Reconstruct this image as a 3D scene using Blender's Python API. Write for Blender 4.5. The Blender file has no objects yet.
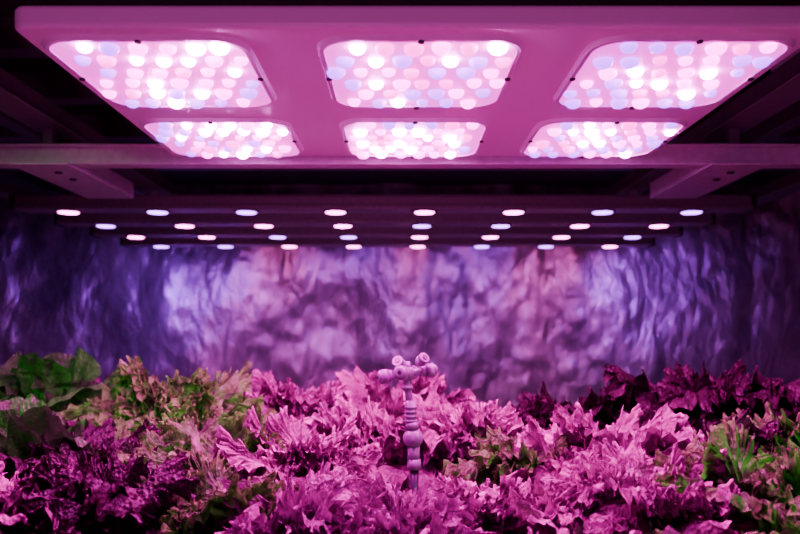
import bpy, bmesh, math, random
import numpy as np
from mathutils import Vector, Matrix
random.seed(4)
CH = 1.30   # camera / eye height above floor
sc = bpy.context.scene

# ------------------------------------------------------------------ materials
def mat(name, col, rough=0.5, metal=0.0, bump=0.0, bscale=40, emit=None, estr=0, var=0.0, spec=0.5):
    m = bpy.data.materials.new(name); m.use_nodes = True
    nt = m.node_tree; b = nt.nodes['Principled BSDF']
    b.inputs['Base Color'].default_value = (*col, 1)
    b.inputs['Roughness'].default_value = rough
    b.inputs['Metallic'].default_value = metal
    b.inputs['Specular IOR Level'].default_value = spec
    tc = nt.nodes.new('ShaderNodeTexCoord')
    n = nt.nodes.new('ShaderNodeTexNoise'); n.inputs['Scale'].default_value = bscale
    n.inputs['Detail'].default_value = 4
    nt.links.new(tc.outputs['Object'], n.inputs['Vector'])
    if var > 0:
        r = nt.nodes.new('ShaderNodeValToRGB')
        r.color_ramp.elements[0].position = 0.3; r.color_ramp.elements[1].position = 0.7
        r.color_ramp.elements[0].color = (*[c*(1-var) for c in col], 1)
        r.color_ramp.elements[1].color = (*[min(1, c*(1+var)) for c in col], 1)
        nt.links.new(n.outputs['Fac'], r.inputs['Fac'])
        nt.links.new(r.outputs['Color'], b.inputs['Base Color'])
    if bump > 0:
        bp = nt.nodes.new('ShaderNodeBump'); bp.inputs['Strength'].default_value = bump
        bp.inputs['Distance'].default_value = 0.01
        nt.links.new(n.outputs['Fac'], bp.inputs['Height'])
        nt.links.new(bp.outputs['Normal'], b.inputs['Normal'])
    if emit:
        b.inputs['Emission Color'].default_value = (*emit, 1)
        b.inputs['Emission Strength'].default_value = estr
    return m

M_panel = mat('white_powder_coat', (0.95, 0.9, 0.95), 0.4, 0, 0.05, 300)
M_frame = mat('lens_frame', (0.9, 0.85, 0.9), 0.3)
M_dark = mat('dark_plastic', (0.02, 0.018, 0.02), 0.5, 0, 0.1, 80)
M_steel = mat('painted_rail', (0.65, 0.58, 0.65), 0.4, 0.1, 0.05, 60, var=0.12)
M_steeld = mat('dark_rail', (0.18, 0.155, 0.18), 0.45, 0.3, 0.05, 60, var=0.15)
M_bar = mat('bar_aluminium', (0.36, 0.31, 0.36), 0.4, 0.3, 0.05, 90, var=0.15)
M_ceil = mat('ceiling_paint', (0.05, 0.045, 0.05), 0.8, 0, 0.3, 12, var=0.3)
M_floor = mat('floor_concrete', (0.12, 0.11, 0.12), 0.7, 0, 0.3, 8, var=0.3)
M_tray = mat('black_growing_tray', (0.03, 0.025, 0.03), 0.6, 0, 0.4, 50, var=0.4)
M_lampplate = mat('led_board', (0.8, 0.6, 0.7), 0.4, emit=(1, 0.02, 0.75), estr=2.2)
M_e = [mat('led_lens_pink', (0.9, .6, .8), 0.2, emit=(1, 0.04, 0.72), estr=11),
       mat('led_lens_red', (0.9, .6, .8), 0.2, emit=(1, 0.02, 0.55), estr=6),
       mat('led_lens_violet', (0.7, .6, .9), 0.2, emit=(0.35, 0.03, 1.0), estr=5.5),
       mat('led_lens_white', (0.9, .9, .9), 0.2, emit=(1, 0.16, 0.9), estr=75)]
M_ledA = mat('bar_led_pink', (1, 1, 1), 0.3, emit=(1, 0.16, 0.75), estr=20)
M_ledB = mat('bar_led_violet', (1, 1, 1), 0.3, emit=(0.45, 0.12, 1.0), estr=12)
M_spr = mat('nozzle_plastic', (0.24, 0.18, 0.30), 0.3, 0, 0.05, 100, var=0.1)
M_sprd = mat('nozzle_dark', (0.03, 0.02, 0.05), 0.3)

# ------------------------------------------------------------------ helpers
def empty(name, loc=(0, 0, 0)):
    e = bpy.data.objects.new(name, None); e.location = loc
    e.empty_display_size = 0.1
    sc.collection.objects.link(e); return e

def obj_from_bm(bm, name, mats, parent=None, smooth=False, bevel=0, loc=(0, 0, 0)):
    me = bpy.data.meshes.new(name); bm.normal_update(); bm.to_mesh(me); bm.free()
    for m in mats: me.materials.append(m)
    if smooth:
        for p in me.polygons: p.use_smooth = True
    o = bpy.data.objects.new(name, me); o.location = loc
    sc.collection.objects.link(o)
    if parent: o.parent = parent
    if bevel:
        b = o.modifiers.new('bev', 'BEVEL'); b.width = bevel; b.segments = 3; b.limit_method = 'ANGLE'
    return o

def bbox(bm, x0, x1, y0, y1, z0, z1, mi=0):
    r = bmesh.ops.create_cube(bm, size=1)
    for v in r['verts']:
        v.co = Vector(((x0+x1)/2 + v.co.x*(x1-x0), (y0+y1)/2 + v.co.y*(y1-y0), (z0+z1)/2 + v.co.z*(z1-z0)))
    for f in {f for v in r['verts'] for f in v.link_faces}: f.material_index = mi

def bcyl(bm, p, axis, r1, r2, length, seg=24, mi=0):
    q = Vector((0, 0, 1)).rotation_difference(Vector(axis).normalized()).to_matrix().to_4x4()
    r = bmesh.ops.create_cone(bm, cap_ends=True, segments=seg, radius1=r1, radius2=r2, depth=length,
                              matrix=Matrix.Translation(Vector(p)) @ q)
    for f in {f for v in r['verts'] for f in v.link_faces}: f.material_index = mi; f.smooth = len(f.verts) == 4

def bsph(bm, p, r, mi=0, sx=1, sy=1, sz=1, u=20, v=12):
    s = bmesh.ops.create_uvsphere(bm, u_segments=u, v_segments=v, radius=r,
            matrix=Matrix.Translation(Vector(p)) @ Matrix.Diagonal((sx, sy, sz, 1)))
    for f in {f for w in s['verts'] for f in w.link_faces}: f.material_index = mi; f.smooth = True

def rrect(cx, cy, w, l, r, n=8):
    pts = []
    for (sx, sy, a0) in ((1, 1, 0), (-1, 1, 90), (-1, -1, 180), (1, -1, 270)):
        for i in range(n+1):
            a = math.radians(a0 + 90*i/n)
            pts.append((cx + sx*(w/2-r) + r*math.cos(a), cy + sy*(l/2-r) + r*math.sin(a)))
    return pts

# ------------------------------------------------------------------ room
def numnoise(nx, ny, fx, fy, seed):
    rg = np.random.RandomState(seed); g = rg.rand(int(fy)+3, int(fx)+3)
    X = np.linspace(0, fx, nx); Y = np.linspace(0, fy, ny)
    xi = X.astype(int); yi = Y.astype(int); tx = X-xi; ty = Y-yi
    tx = tx*tx*(3-2*tx); ty = ty*ty*(3-2*ty)
    a = g[np.ix_(yi, xi)]; b = g[np.ix_(yi, xi+1)]; c = g[np.ix_(yi+1, xi)]; d = g[np.ix_(yi+1, xi+1)]
    return (a*(1-tx)+b*tx)*(1-ty)[:, None] + (c*(1-tx)+d*tx)*ty[:, None]

def foil_mat():
    m = bpy.data.materials.new('crumpled_reflective_foil'); m.use_nodes = True
    nt = m.node_tree; b = nt.nodes['Principled BSDF']
    b.inputs['Metallic'].default_value = 0.75
    b.inputs['Roughness'].default_value = 0.34
    tc = nt.nodes.new('ShaderNodeTexCoord')
    mp = nt.nodes.new('ShaderNodeMapping'); mp.inputs['Scale'].default_value = (1, 1, 0.5)
    mp.inputs['Rotation'].default_value = (0, 0.15, 0)
    n = nt.nodes.new('ShaderNodeTexNoise'); n.inputs['Scale'].default_value = 5; n.inputs['Detail'].default_value = 8
    n.inputs['Roughness'].default_value = 0.62; n.inputs['Distortion'].default_value = 0.3
    bp = nt.nodes.new('ShaderNodeBump'); bp.inputs['Strength'].default_value = 0.65; bp.inputs['Distance'].default_value = 0.06
    nt.links.new(tc.outputs['Object'], mp.inputs['Vector']); nt.links.new(mp.outputs['Vector'], n.inputs['Vector'])
    v = nt.nodes.new('ShaderNodeTexVoronoi'); v.inputs['Scale'].default_value = 13; v.feature = 'DISTANCE_TO_EDGE'
    nt.links.new(mp.outputs['Vector'], v.inputs['Vector'])
    ad = nt.nodes.new('ShaderNodeMath'); ad.operation = 'MULTIPLY_ADD'; ad.inputs[1].default_value = 0.3
    nt.links.new(v.outputs['Distance'], ad.inputs[0]); nt.links.new(n.outputs['Fac'], ad.inputs[2])
    nt.links.new(ad.outputs[0], bp.inputs['Height']); nt.links.new(bp.outputs['Normal'], b.inputs['Normal'])
    r = nt.nodes.new('ShaderNodeValToRGB')
    r.color_ramp.elements[0].position = 0.35; r.color_ramp.elements[0].color = (0.36, 0.33, 0.38, 1)
    r.color_ramp.elements[1].position = 0.65; r.color_ramp.elements[1].color = (0.88, 0.83, 0.88, 1)
    nt.links.new(n.outputs['Fac'], r.inputs['Fac']); nt.links.new(r.outputs['Color'], b.inputs['Base Color'])
    return m
M_foil = foil_mat()

def foil_wall(name, width, z0, z1, seed, loc, rotz):
    nx, ny = 420, 150
    h = (numnoise(nx, ny, 22, 2, seed)*0.16 + numnoise(nx, ny, 50, 9, seed+1)*0.04 +
         numnoise(nx, ny, 110, 30, seed+2)*0.012 + numnoise(nx, ny, 9, 3, seed+3)*0.13)
    xs = np.linspace(-width/2, width/2, nx); zs = np.linspace(z0, z1, ny)
    X, Z = np.meshgrid(xs, zs)
    v = np.stack([X, -h, Z], -1).reshape(-1, 3)
    i = np.arange(nx*ny).reshape(ny, nx)
    f = np.stack([i[:-1, :-1], i[:-1, 1:], i[1:, 1:], i[1:, :-1]], -1).reshape(-1, 4)
    me = bpy.data.meshes.new(name); me.from_pydata(v.tolist(), [], f.tolist())
    me.polygons.foreach_set('use_smooth', [True]*len(me.polygons)); me.materials.append(M_foil)
    o = bpy.data.objects.new(name, me); o.location = loc; o.rotation_euler[2] = rotz
    sc.collection.objects.link(o)
foil_wall('wall_back', 6.6, 0, CH+0.78, 3, (0, 4.25, 0), 0)
foil_wall('wall_left', 5.6, 0, CH+0.78, 13, (-3.2, 1.6, 0), math.pi/2)
foil_wall('wall_right', 5.6, 0, CH+0.78, 23, (3.2, 1.6, 0), -math.pi/2)
bm = bmesh.new(); bbox(bm, -3.3, 3.3, -1.2, 4.4, -0.05, 0); obj_from_bm(bm, 'floor', [M_floor])
bm = bmesh.new(); bbox(bm, -3.3, 3.3, -1.2, 4.4, CH+0.78, CH+0.86)
obj_from_bm(bm, 'ceiling', [M_ceil])
e = empty('ceiling_cable_tray')
bm = bmesh.new()
for yy in (1.15, 1.5, 1.9, 2.3, 2.75, 3.25):
    bbox(bm, -2.2, 2.2, yy, yy+0.07, CH+0.70, CH+0.78)
obj_from_bm(bm, 'cross_slats', [M_steeld], e, bevel=0.004)
bm = bmesh.new()
for xx in (-1.75, -1.2, 1.15, 1.7):
    bbox(bm, xx, xx+0.05, 0.9, 4.0, CH+0.63, CH+0.70)
obj_from_bm(bm, 'long_slats', [M_steeld], e, bevel=0.004)

# ------------------------------------------------------------------ main panel
P = empty('grow_light_panel', (0, 0, 0))
bm = bmesh.new()
pts = rrect(0.0255, 1.36, 1.056, 0.722, 0.02)
zb, zt = CH+0.395, CH+0.425
lo = [bm.verts.new((x, y, zb)) for x, y in pts]; up = [bm.verts.new((x, y, zt)) for x, y in pts]
bm.faces.new(lo[::-1]); bm.faces.new(up)
for i in range(len(lo)): bm.faces.new((lo[i], lo[(i+1) % len(lo)], up[(i+1) % len(lo)], up[i]))
obj_from_bm(bm, 'housing', [M_panel], P, bevel=0.006)
bm = bmesh.new()
bbox(bm, -0.44, 0.49, 1.04, 1.68, zt, zt+0.09)
for k in range(34):
    bbox(bm, -0.43+k*0.0275, -0.425+k*0.0275, 1.05, 1.67, zt+0.09, zt+0.125)
obj_from_bm(bm, 'heat_sink', [M_dark], P, bevel=0.003)
bm = bmesh.new()
for xx in (-0.35, 0.40):
    for yy in (1.1, 1.6): bcyl(bm, (xx, yy, (zt+0.09+CH+0.78)/2), (0, 0, 1), 0.004, 0.004, CH+0.78-zt-0.09, 8)
obj_from_bm(bm, 'hanging_cables', [M_steeld], P)
rg = random.Random(7)
cols = (-0.347, 0.028, 0.397)
for (cy, l) in ((1.180, 0.316), (1.560, 0.290)):
    for cx in cols:
        w = 0.286
        bm = bmesh.new()
        A = rrect(cx, cy, w, l, 0.050); B = rrect(cx, cy, w-0.008, l-0.008, 0.048); Cc = rrect(cx, cy, w-0.020, l-0.020, 0.042)
        r0 = [bm.verts.new((x, y, zb)) for x, y in A]
        r1 = [bm.verts.new((x, y, zb-0.006)) for x, y in B]
        r2 = [bm.verts.new((x, y, zb-0.006)) for x, y in Cc]
        r3 = [bm.verts.new((x, y, zb-0.003)) for x, y in Cc]
        n = len(r0)
        for a, b in ((r0, r1), (r1, r2), (r2, r3)):
            for i in range(n):
                bm.faces.new((a[i], b[i], b[(i+1) % n], a[(i+1) % n]))
        f = bm.faces.new(r3[::-1]); f.material_index = 1
        for sx, sy in ((0, 1), (0, -1), (1, 0), (-1, 0)):
            bcyl(bm, (cx+sx*(w/2-0.008), cy+sy*(l/2-0.008), zb-0.007), (0, 0, 1), 0.0045, 0.0045, 0.003, 12, 2)
        obj_from_bm(bm, 'led_window', [M_frame, M_lampplate, M_dark], P)
        bm = bmesh.new()
        for i in range(7):
            for j in range(6):
                x = (i-3)*0.0375 + (0.009 if j % 2 else -0.009) + rg.uniform(-.004, .004)
                y = (j-2.5)*0.047*l/0.3 + rg.uniform(-.004, .004)
                if abs(x) > 0.123 or (abs(x) > 0.108 and abs(y) > 0.105): continue
                wc = 8 if (abs(x) < 0.08 and abs(y) < 0.09) else 3
                k = rg.choices((0, 1, 2, 3), (5, 3, 6, wc))[0]
                bsph(bm, (cx+x, cy+y, zb-0.005), rg.uniform(0.0095, 0.0145), k, 1, 1, 0.75, 14, 8)
        obj_from_bm(bm, 'led_lenses', M_e, P)
        for s in (-1, 1):
            ll = bpy.data.lights.new('cluster_beam', 'SPOT'); ll.energy = 14; ll.color = (1, 0.0, 0.60)
            ll.spot_size = math.radians(165); ll.spot_blend = 0.6; ll.shadow_soft_size = 0.008
            o = bpy.data.objects.new('cluster_beam', ll); o.location = (cx+s*0.06, cy, zb-0.02)
            sc.collection.objects.link(o); o.parent = P

# ------------------------------------------------------------------ rack rails
R = empty('lighting_rack_frame')
bm = bmesh.new()
bbox(bm, -1.35, 1.35, 1.755, 1.80, CH+0.385, CH+0.425)
bbox(bm, -1.35, 1.35, 1.735, 1.82, CH+0.422, CH+0.428)
obj_from_bm(bm, 'cross_beam', [M_steel], R, bevel=0.003)
bm = bmesh.new()
for xx in (-0.80, 0.76):
    bbox(bm, xx-0.025, xx+0.025, 0.8, 3.75, CH+0.475, CH+0.52)
    bbox(bm, xx-0.04, xx+0.04, 0.8, 3.75, CH+0.470, CH+0.475)
    bbox(bm, xx-0.012, xx+0.012, 1.765, 1.79, CH+0.43, CH+0.47)
obj_from_bm(bm, 'long_rails', [M_steeld], R, bevel=0.003)
bm = bmesh.new()
for xx in (-1.27, 1.2):
    bbox(bm, xx-0.02, xx+0.02, 1.82, 3.75, CH+0.45, CH+0.49)
    for yy in (1.9, 3.6): bbox(bm, xx-0.012, xx+0.012, yy, yy+0.03, CH+0.49, CH+0.78)
obj_from_bm(bm, 'side_rails', [M_steeld], R, bevel=0.003)
for sgn, x0, x1 in ((-1, -0.865, -0.735), (1, 0.69, 0.82)):
    bm = bmesh.new()
    bbox(bm, x0, x1, 1.72, 2.15, CH+0.377, CH+0.383)
    bbox(bm, x0, x0+0.006, 1.80, 2.15, CH+0.383, CH+0.42)
    bbox(bm, x1-0.006, x1, 1.80, 2.15, CH+0.383, CH+0.42)
    bbox(bm, x0+0.02, x1-0.02, 1.9, 1.94, CH+0.383, CH+0.47)
    for yy in (1.80, 1.88): bcyl(bm, ((x0+x1)/2+0.01, yy, CH+0.3755), (0, 0, 1), 0.009, 0.009, 0.004, 16, 1)
    obj_from_bm(bm, 'hanger_bracket', [M_steel, M_dark], R, bevel=0.0015)

B = empty('driver_box')
bm = bmesh.new(); bbox(bm, 0.755, 1.25, 1.34, 1.60, CH+0.52, CH+0.60); obj_from_bm(bm, 'case', [M_panel], B, bevel=0.02)
bm = bmesh.new(); bbox(bm, 0.80, 1.2, 1.38, 1.56, CH+0.517, CH+0.521); obj_from_bm(bm, 'vent_plate', [M_steel], B, bevel=0.002)
bm = bmesh.new()
for yy in (1.4, 1.54): bcyl(bm, (1.0, yy, CH+0.69), (0, 0, 1), 0.004, 0.004, 0.18, 8)
obj_from_bm(bm, 'hanging_rods', [M_steeld], B)

# ------------------------------------------------------------------ LED bars
wall_wash = [  # energy, violet?, yaw (deg)
 (34, 1, 40), (18, 1, 24), (12, 0, 12), (14, 1, 4), (11, 0, -4), (16, 1, -8), (15, 0, -22), (34, 1, -38)]
for bi, d in enumerate((2.535, 2.856, 3.18, 3.52)):
    L = empty('led_grow_light_bar')
    bm = bmesh.new()
    bbox(bm, -1.24, 1.13, d-0.035, d+0.035, CH+0.418, CH+0.446)
    bbox(bm, -1.24, 1.13, d-0.048, d+0.048, CH+0.404, CH+0.418)
    bbox(bm, -1.24, 1.13, d-0.012, d+0.012, CH+0.446, CH+0.456)
    for s in (-1.245, 1.135): bbox(bm, s-0.005, s+0.005, d-0.05, d+0.05, CH+0.400, CH+0.45, 1)
    for xx in (-0.80, 0.76): bbox(bm, xx-0.01, xx+0.01, d-0.01, d+0.01, CH+0.456, CH+0.47)
    obj_from_bm(bm, 'extrusion', [M_bar, M_dark], L, bevel=0.002)
    bm = bmesh.new()
    for k in range(8):
        x = 0.08 + (k-4)*0.29
        bcyl(bm, (x, d, CH+0.402), (0, 0, 1), 0.038, 0.043, 0.005, 28, 2)
        bcyl(bm, (x, d, CH+0.399), (0, 0, 1), 0.030, 0.034, 0.004, 28, 1 if (k*3+bi) % 5 in (1, 3) else 0)
    obj_from_bm(bm, 'led_spots', [M_ledA, M_ledB, M_steeld], L)
    if bi < 3: continue
    for k in range(8):
        x = 0.08 + (k-4)*0.29
        en, vi, yaw = wall_wash[k]
        l = bpy.data.lights.new('wall_wash_spot', 'SPOT'); l.energy = en*0.52  # added spots tilted at the foil for violet and pink patches
        l.color = (0.36, 0.06, 1.0) if vi else (1, 0.12, 0.60)
        l.spot_size = math.radians(100); l.spot_blend = 1.0; l.shadow_soft_size = 0.02
        o = bpy.data.objects.new('wall_wash_spot', l); o.location = (x, d, CH+0.385); sc.collection.objects.link(o)
        o.parent = L
        o.rotation_euler = (math.radians(64), 0, math.radians(yaw))

# ------------------------------------------------------------------ grow bed
BZ = -0.36
G = empty('grow_bed')
bm = bmesh.new()
bbox(bm, -1.9, 1.9, 0.55, 2.7, CH+BZ-0.04, CH+BZ)
for a in ((-1.92, -1.88, 0.53, 2.72), (1.88, 1.92, 0.53, 2.72), (-1.92, 1.92, 0.53, 0.56), (-1.92, 1.92, 2.69, 2.72)):
    bbox(bm, *a, CH+BZ-0.06, CH+BZ+0.03)
obj_from_bm(bm, 'tray', [M_tray], G, bevel=0.004)
bm = bmesh.new()
for xx in (-1.85, 0, 1.85):
    for yy in (0.65, 2.6): bbox(bm, xx-0.03, xx+0.03, yy-0.03, yy+0.03, 0, CH+BZ-0.04)
obj_from_bm(bm, 'legs', [M_steel], G, bevel=0.004)

# ------------------------------------------------------------------ sprinkler
S = empty('misting_sprinkler', (0.012, 1.36, CH))
SP = [M_spr, M_sprd]
bm = bmesh.new()
bcyl(bm, (0.013, 0, -0.295), (0.0, 0, 1), 0.0075, 0.0075, 0.128, 16, 1)
bcyl(bm, (0.013, 0, -0.226), (0, 0, 1), 0.0125, 0.0115, 0.018, 8)
bcyl(bm, (0.012, 0, -0.207), (0, 0, 1), 0.0105, 0.0105, 0.026, 20)
bsph(bm, (0.011, 0, -0.180), 0.018, 0, 1, 1, 0.95)
bcyl(bm, (0.009, 0, -0.158), (0, 0, 1), 0.012, 0.011, 0.012, 24)
bcyl(bm, (0.007, 0, -0.137), (0, 0, 1), 0.0095, 0.0095, 0.045, 20)
for k in range(4): bcyl(bm, (0.007, 0, -0.150+k*0.008), (0, 0, 1), 0.0112, 0.0112, 0.004, 20)
bcyl(bm, (0.003, 0, -0.10), (-0.08, 0, 1), 0.0065, 0.0065, 0.06, 20)
bcyl(bm, (0.001, 0, -0.092), (0, 0, 1), 0.0095, 0.0095, 0.006, 20)
obj_from_bm(bm, 'riser_tube', SP, S)
bm = bmesh.new()
bsph(bm, (0, 0, -0.068), 0.014)
bcyl(bm, (0, 0, -0.056), (0, 0, 1), 0.008, 0.006, 0.02, 16)
for ax in ((-1, -0.35, -0.1), (1, 0.1, 0.14), (0.25, 1, 0), (-0.25, -1, 0.1)):
    a = Vector(ax).normalized(); c = Vector((0, 0, -0.068))
    bcyl(bm, c+a*0.018, a, 0.0065, 0.0065, 0.03, 18)
    bcyl(bm, c+a*0.031, a, 0.0105, 0.0105, 0.009, 6)
    bcyl(bm, c+a*0.042, a, 0.0125, 0.0125, 0.013, 22)
    bcyl(bm, c+a*0.051, a, 0.0125, 0.007, 0.006, 22)
    bcyl(bm, c+a*0.0545, a, 0.004, 0.003, 0.003, 14, 1)
for px, pz, ax in ((-0.012, -0.050, (-0.4, -0.8, 0.5)), (0.024, -0.045, (0.5, -0.6, 0.5))):
    a = Vector(ax).normalized()
    bsph(bm, (px, -0.012, pz), 0.010)
    bcyl(bm, Vector((px, -0.012, pz))+a*0.009, a, 0.0095, 0.0095, 0.007, 20)
    bcyl(bm, Vector((px, -0.012, pz))+a*0.0125, a, 0.005, 0.005, 0.003, 16, 1)
obj_from_bm(bm, 'four_way_nozzle', SP, S)

# ------------------------------------------------------------------ lettuce
def leaf_mat(name, base, edge, rib, trans=0.3, rough=0.42, lo=0.22):
    m = bpy.data.materials.new(name); m.use_nodes = True
    nt = m.node_tree; b = nt.nodes['Principled BSDF']; out = nt.nodes['Material Output']
    at = nt.nodes.new('ShaderNodeAttribute'); at.attribute_name = 'edge'
    r = nt.nodes.new('ShaderNodeValToRGB'); cr = r.color_ramp
    cr.elements[0].position = 0.0; cr.elements[0].color = (*rib, 1)
    cr.elements[1].position = 1.0; cr.elements[1].color = (*edge, 1)
    k = cr.elements.new(0.38); k.color = (*base, 1)
    nt.links.new(at.outputs['Fac'], r.inputs['Fac'])
    tc = nt.nodes.new('ShaderNodeTexCoord')
    n = nt.nodes.new('ShaderNodeTexNoise'); n.inputs['Scale'].default_value = 6; n.inputs['Detail'].default_value = 5
    nt.links.new(tc.outputs['Object'], n.inputs['Vector'])
    mr = nt.nodes.new('ShaderNodeMapRange'); mr.inputs['To Min'].default_value = lo; mr.inputs['To Max'].default_value = 1.3  # noise patches darken the leaf, deeper shade put into the colour
    mr.inputs['From Min'].default_value = 0.3; mr.inputs['From Max'].default_value = 0.68
    nt.links.new(n.outputs['Fac'], mr.inputs['Value'])
    mx = nt.nodes.new('ShaderNodeMix'); mx.data_type = 'RGBA'; mx.blend_type = 'MULTIPLY'
    mx.inputs['Factor'].default_value = 1
    nt.links.new(r.outputs['Color'], mx.inputs['A']); nt.links.new(mr.outputs['Result'], mx.inputs['B'])
    at2 = nt.nodes.new('ShaderNodeAttribute'); at2.attribute_name = 'vein'
    mv = nt.nodes.new('ShaderNodeMix'); mv.data_type = 'RGBA'
    mv.inputs['B'].default_value = (*rib, 1)
    ml = nt.nodes.new('ShaderNodeMath'); ml.operation = 'MULTIPLY'; ml.inputs[1].default_value = 0.35
    nt.links.new(at2.outputs['Fac'], ml.inputs[0]); nt.links.new(ml.outputs[0], mv.inputs['Factor'])
    nt.links.new(mx.outputs['Result'], mv.inputs['A'])
    nt.links.new(mv.outputs['Result'], b.inputs['Base Color'])
    b.inputs['Roughness'].default_value = rough; b.inputs['Specular IOR Level'].default_value = 0.3
    v = nt.nodes.new('ShaderNodeTexVoronoi'); v.inputs['Scale'].default_value = 26
    nt.links.new(tc.outputs['Object'], v.inputs['Vector'])
    bp = nt.nodes.new('ShaderNodeBump'); bp.inputs['Strength'].default_value = 0.4; bp.inputs['Distance'].default_value = 0.01
    nt.links.new(v.outputs['Distance'], bp.inputs['Height']); nt.links.new(bp.outputs['Normal'], b.inputs['Normal'])
    t = nt.nodes.new('ShaderNodeBsdfTranslucent'); nt.links.new(mv.outputs['Result'], t.inputs['Color'])
    ms = nt.nodes.new('ShaderNodeMixShader'); ms.inputs['Fac'].default_value = trans
    nt.links.new(b.outputs['BSDF'], ms.inputs[1]); nt.links.new(t.outputs['BSDF'], ms.inputs[2])
    nt.links.new(ms.outputs['Shader'], out.inputs['Surface'])
    return m

LM = {
 'green': leaf_mat('lettuce_green', (0.08, 0.75, 0.05), (0.20, 0.95, 0.10), (0.4, 0.85, 0.3), 0.22),
 'magenta_lit': leaf_mat('lettuce_magenta_lit', (0.26, 0.03, 0.20), (0.62, 0.03, 0.50), (0.5, 0.15, 0.4), 0.15),  # magenta of the grow light put into the leaf colour
 'red': leaf_mat('lettuce_red', (0.035, 0.012, 0.025), (0.055, 0.005, 0.038), (0.08, 0.02, 0.05), 0.08),
 'romaine': leaf_mat('lettuce_romaine', (0.05, 0.46, 0.04), (0.06, 0.5, 0.05), (0.15, 0.6, 0.12), 0.15, 0.3, 0.6),
 'frisee': leaf_mat('lettuce_frisee', (0.30, 0.03, 0.26), (0.50, 0.02, 0.43), (0.45, 0.12, 0.38), 0.12),  # grow-light magenta painted into this leaf colour too
}

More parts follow.
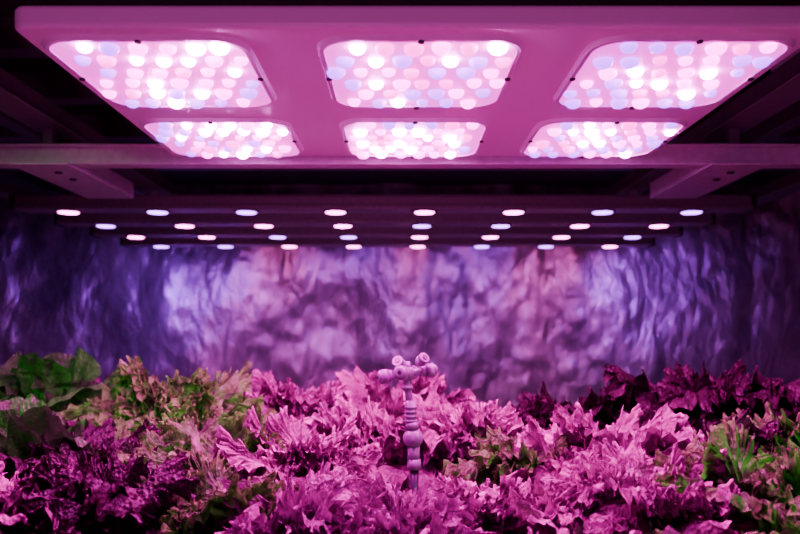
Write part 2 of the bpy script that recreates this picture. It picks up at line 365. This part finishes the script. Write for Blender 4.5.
def head_mesh(name, kind, seed):
    rg = np.random.RandomState(seed)
    # curled rosettes: leaf blade is a broad obovate fan, its rim gathered into frills
    par = dict(
      oak=dict(N=42, W=1.0, nA=260, nR=9, ruf=9, amp=0.050, jag=0.13, jn=8.5, f2=0.050, n2=27),
      lollo=dict(N=40, W=1.1, nA=340, nR=9, ruf=11, amp=0.050, jag=0.04, jn=15, f2=0.075, n2=39),
      frisee=dict(N=120, W=0.30, nA=90, nR=3, ruf=7, amp=0.06, jag=0.55, jn=9, f2=0.035, n2=19),
      romaine=dict(N=22, W=0.80, nA=72, nR=7, ruf=5, amp=0.05, jag=0.0, jn=7, f2=0.010, n2=17))[kind]
    N, W, nA, nR = par['N'], par['W'], par['nA'], par['nR']
    V = []; F = []; E = []; VN = []; off = 0
    phi = np.linspace(-math.pi, math.pi, nA, endpoint=False)
    rr = np.linspace(0, 1, nR+1)[1:]**0.65
    curly = kind in ('oak', 'lollo')
    for i in range(N):
        f = i/(N-1)
        Lf = (0.92-0.25*f)*rg.uniform(0.82, 1.1)
        Wf = W*rg.uniform(0.8, 1.2)*(1-0.2*f)
        el0 = math.radians(36+50*f**0.7+rg.uniform(-8, 8))
        bend = rg.uniform(1.4, 3.4) if curly else rg.uniform(0.5, 2.8)
        if kind == 'romaine': bend = rg.uniform(0.4, 1.5)
        az = i*2.39996+rg.uniform(-0.25, 0.25)
        pw = 0.42 if curly else 0.5
        yb = (0.5+0.5*np.cos(phi))**pw
        # flattened, rounded tip
        if curly: yb = np.where(yb > 0.8, 0.8+(yb-0.8)*0.55, yb)
        xb = 0.5*Wf*np.sign(np.sin(phi))*np.abs(np.sin(phi))**(0.6 if curly else 0.7)*(0.2+0.85*yb)
        lob = np.abs(np.sin(phi*par['jn']+rg.rand()*3))**0.5
        jf = 1-par['jag']*(1-lob)
        cy = 0.60 if curly else 0.66
        bx = xb*jf; by = cy+(yb-cy)*np.where(yb > cy, jf, 1)
        X = rr[:, None]*bx[None]; Y = cy+rr[:, None]*(by-cy)[None]
        p = rg.rand(4)*6.28
        ph = par['ruf']*phi+p[0]+1.0*np.sin(2*phi+p[3])
        am = 0.75+0.45*np.sin(3*phi+p[2])
        wv = am*np.sin(ph)+0.6*np.sin(par['ruf']*0.4*phi+p[2])
        taper = 0.1+0.9*np.clip(yb*1.3, 0, 1)
        h = par['amp']*(rr[:, None]**2.0)*(wv*taper)[None]
        ph2 = par['n2']*phi+p[2]+1.3*np.sin(7*phi+p[1])
        h = h+par['f2']*(rr[:, None]**4)*((0.7+0.3*np.sin(5*phi+p[1]))*np.sin(ph2)*taper)[None]
        h = h+1.0*X**2*rg.uniform(-0.8, 0.1)
        h = h+0.012*np.sin(X*38+p[0])*np.sin(Y*31+p[1])+0.010*np.cos(X*17+p[2])*np.sin(Y*52+p[3])
        h = h-0.02*np.exp(-(X/0.03)**2)
        vein = np.maximum(np.exp(-(X/0.018)**2), np.clip(np.cos((Y-0.7*np.abs(X))*52), 0, 1)**8*np.clip(1-1.6*np.abs(X)/max(Wf, .1), 0, 1))
        h = h-0.006*vein
        tx = np.gradient(bx); ty = np.gradient(by); tl = np.hypot(tx, ty)+1e-6
        cu = (par['amp']*0.25*am*np.sin(2*ph+0.6)+par['f2']*0.40*np.sin(2*ph2))*taper
        cu = cu[None]*rr[:, None]**4
        X = X+cu*(tx/tl)[None]; Y = Y+cu*(ty/tl)[None]
        X = np.concatenate([[0.0], X.ravel()]); Y = np.concatenate([[cy], Y.ravel()]); h = np.concatenate([[-0.02], h.ravel()])
        VN.append(np.concatenate([[1.0], vein.ravel()]))
        ed = np.concatenate([[0.0], np.repeat(rr, nA)])
        ed = ed*(0.35+0.65*np.clip(Y, 0, 1))
        ss = np.linspace(-0.1, 1.25, 60); el = el0-bend*np.clip(ss, 0, 2)**2.6
        ds = ss[1]-ss[0]
        cr = np.cumsum(np.cos(el))*ds; cz = np.cumsum(np.sin(el))*ds
        k0 = np.interp(0, ss, cr); k1 = np.interp(0, ss, cz)
        tw = rg.uniform(-0.6, 0.6)
        Xt = X*np.cos(tw*Y)-h*np.sin(tw*Y); ht = X*np.sin(tw*Y)+h*np.cos(tw*Y)
        E_ = np.interp(Y, ss, el)
        rho = 0.03+(np.interp(Y, ss, cr)-k0-ht*np.sin(E_))*Lf
        zz = (np.interp(Y, ss, cz)-k1+ht*np.cos(E_))*Lf
        Xt = Xt*Lf
        ca, sa = math.cos(az), math.sin(az)
        V.append(np.stack([rho*ca-Xt*sa, rho*sa+Xt*ca, zz], -1)); E.append(ed)
        idx = 1+np.arange(nA*nR).reshape(nR, nA)
        nxt = np.roll(idx, -1, axis=1)
        q = np.stack([idx[:-1], idx[1:], nxt[1:], nxt[:-1]], -1).reshape(-1, 4)+off
        t = np.stack([np.zeros(nA, int), idx[0], nxt[0]], -1)+off
        F += q.tolist()+t.tolist()
        off += 1+nA*nR
    V = np.concatenate(V); E = np.concatenate(E); VN = np.concatenate(VN)
    zmax = V[:, 2].max()
    rad = np.percentile(np.hypot(V[:, 0], V[:, 1]), 97)
    V[:, 2] = np.maximum(V[:, 2]/zmax, 0.0); V[:, :2] /= rad
    me = bpy.data.meshes.new(name); me.from_pydata(V.tolist(), [], F)
    me.polygons.foreach_set('use_smooth', [True]*len(me.polygons))
    a = me.attributes.new('edge', 'FLOAT', 'POINT'); a.data.foreach_set('value', E.astype(np.float32))
    a = me.attributes.new('vein', 'FLOAT', 'POINT'); a.data.foreach_set('value', VN.astype(np.float32))
    return me

cache = {}
rr_ = random.Random(11)
NAMES = {'green': 'green_oak_leaf_lettuce', 'magenta_lit': 'curly_leaf_lettuce', 'red': 'red_leaf_lettuce',
         'romaine': 'romaine_lettuce', 'frisee': 'frisee_lettuce'}
def lettuce(x, d, ztop, Rr, col, shape, var=0):
    key = (col, shape, var)
    if key not in cache:
        me = head_mesh(NAMES[col], shape, (len(cache)*17+5) % 9999)
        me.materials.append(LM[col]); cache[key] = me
    o = bpy.data.objects.new(NAMES[col], cache[key])
    o.location = (x, d, CH+BZ); o.scale = (Rr, Rr, ztop-BZ)
    o.rotation_euler[2] = rr_.uniform(0, 6.28)
    sc.collection.objects.link(o)

H = [
 # back
 (-1.20, 2.1, -0.08, .23, 'romaine', 'romaine'), (-0.89, 2.0, -0.03, .22, 'romaine', 'romaine'),
 (-0.53, 1.82, -0.045, .21, 'green', 'lollo'), (-0.27, 2.0, -0.085, .19, 'magenta_lit', 'lollo'),
 (-0.02, 2.0, -0.075, .20, 'magenta_lit', 'oak'), (0.17, 2.0, -0.18, .17, 'magenta_lit', 'lollo'),
 (0.39, 1.88, -0.095, .17, 'red', 'oak'), (0.56, 2.1, -0.17, .17, 'red', 'lollo'),
 (0.73, 1.85, -0.055, .20, 'red', 'oak', 1), (0.97, 1.9, -0.14, .19, 'green', 'lollo'), (1.2, 2.1, -0.13, .2, 'red', 'oak'),
 (-0.66, 2.35, -0.12, .2, 'green', 'oak'), (-0.1, 2.4, -0.17, .2, 'green', 'oak'), (0.5, 2.4, -0.22, .2, 'red', 'oak'),
 (0.95, 2.4, -0.16, .2, 'red', 'oak'), (-1.1, 2.45, -0.12, .2, 'magenta_lit', 'oak'),
 # middle
 (-0.74, 1.48, -0.11, .15, 'romaine', 'romaine', 1), (-0.98, 1.55, -0.13, .18, 'green', 'oak'),
 (-0.56, 1.42, -0.15, .15, 'red', 'oak'), (-0.36, 1.50, -0.14, .16, 'green', 'oak'),
 (-0.19, 1.45, -0.13, .15, 'magenta_lit', 'lollo', 1), (-0.06, 1.70, -0.11, .17, 'magenta_lit', 'oak', 1),
 (0.13, 1.64, -0.115, .16, 'magenta_lit', 'lollo'), (0.25, 1.46, -0.17, .13, 'green', 'oak', 1),
 (0.39, 1.42, -0.12, .16, 'magenta_lit', 'oak'), (0.56, 1.5, -0.14, .15, 'red', 'oak'),
 (0.73, 1.47, -0.125, .16, 'green', 'lollo'), (0.92, 1.55, -0.14, .18, 'green', 'lollo'),
 # front
 (-0.72, 1.12, -0.16, .16, 'magenta_lit', 'oak'), (-0.57, 1.12, -0.165, .14, 'magenta_lit', 'oak', 1),
 (-0.43, 1.14, -0.17, .14, 'red', 'oak', 1), (-0.28, 1.18, -0.18, .13, 'green', 'lollo'),
 (-0.15, 1.12, -0.185, .14, 'frisee', 'frisee'), (0.0, 1.11, -0.20, .13, 'frisee', 'frisee'),
 (0.12, 1.18, -0.20, .13, 'magenta_lit', 'lollo', 1), (0.24, 1.14, -0.185, .13, 'magenta_lit', 'oak', 1),
 (0.36, 1.15, -0.155, .14, 'magenta_lit', 'lollo'), (0.52, 1.13, -0.125, .15, 'green', 'oak'),
 (0.67, 1.15, -0.15, .16, 'green', 'lollo'),
 (-0.45, 0.86, -0.225, .14, 'red', 'oak'), (-0.30, 0.86, -0.245, .14, 'green', 'oak'), (-0.14, 0.84, -0.245, .13, 'frisee', 'frisee'),
 (0.03, 0.85, -0.25, .13, 'frisee', 'frisee'), (0.19, 0.85, -0.235, .14, 'magenta_lit', 'lollo'), (0.36, 0.86, -0.22, .14, 'green', 'oak'),
 (0.53, 0.88, -0.21, .14, 'green', 'oak'),
]
for h in H: lettuce(*h)

# added unseen fill spots: greenish for side heads, pink for the panel underside
for nm, loc, tgt, en, col, sz in (
      ('green_fill_spot', (-1.5, 0.6, CH+0.6), (-0.60, 1.70, CH-0.1), 24, (0.6, 1.0, 0.45), 42),
      ('green_fill_spot', (1.6, 0.4, CH+0.6), (0.58, 1.20, CH-0.15), 30, (0.6, 1.0, 0.45), 42),
      ('pink_fill_spot', (-0.2, -0.7, CH-0.25), (0.0, 1.4, CH+0.60), 38, (1.0, 0.12, 0.70), 56)):
    l = bpy.data.lights.new(nm, 'SPOT'); l.energy = en; l.color = col; l.spot_size = math.radians(sz)
    l.spot_blend = 0.9; l.shadow_soft_size = 0.08
    o = bpy.data.objects.new(nm, l); o.location = loc
    o.rotation_euler = (Vector(tgt)-Vector(loc)).to_track_quat('-Z', 'Y').to_euler(); sc.collection.objects.link(o)

# ------------------------------------------------------------------ world, camera
w = bpy.data.worlds.new('World'); sc.world = w; w.use_nodes = True
w.node_tree.nodes['Background'].inputs[0].default_value = (0.5, 0.04, 0.4, 1)
w.node_tree.nodes['Background'].inputs[1].default_value = 0.02
cam = bpy.data.cameras.new('camera'); co = bpy.data.objects.new('camera', cam); sc.collection.objects.link(co)
co.location = (0, 0, CH); co.rotation_euler = (math.pi/2, 0, 0)
cam.lens = 35; cam.sensor_width = 36; cam.shift_y = 0.085
cam.clip_start = 0.02
cam.dof.use_dof = True; cam.dof.focus_distance = 1.3; cam.dof.aperture_fstop = 4.0
sc.camera = co
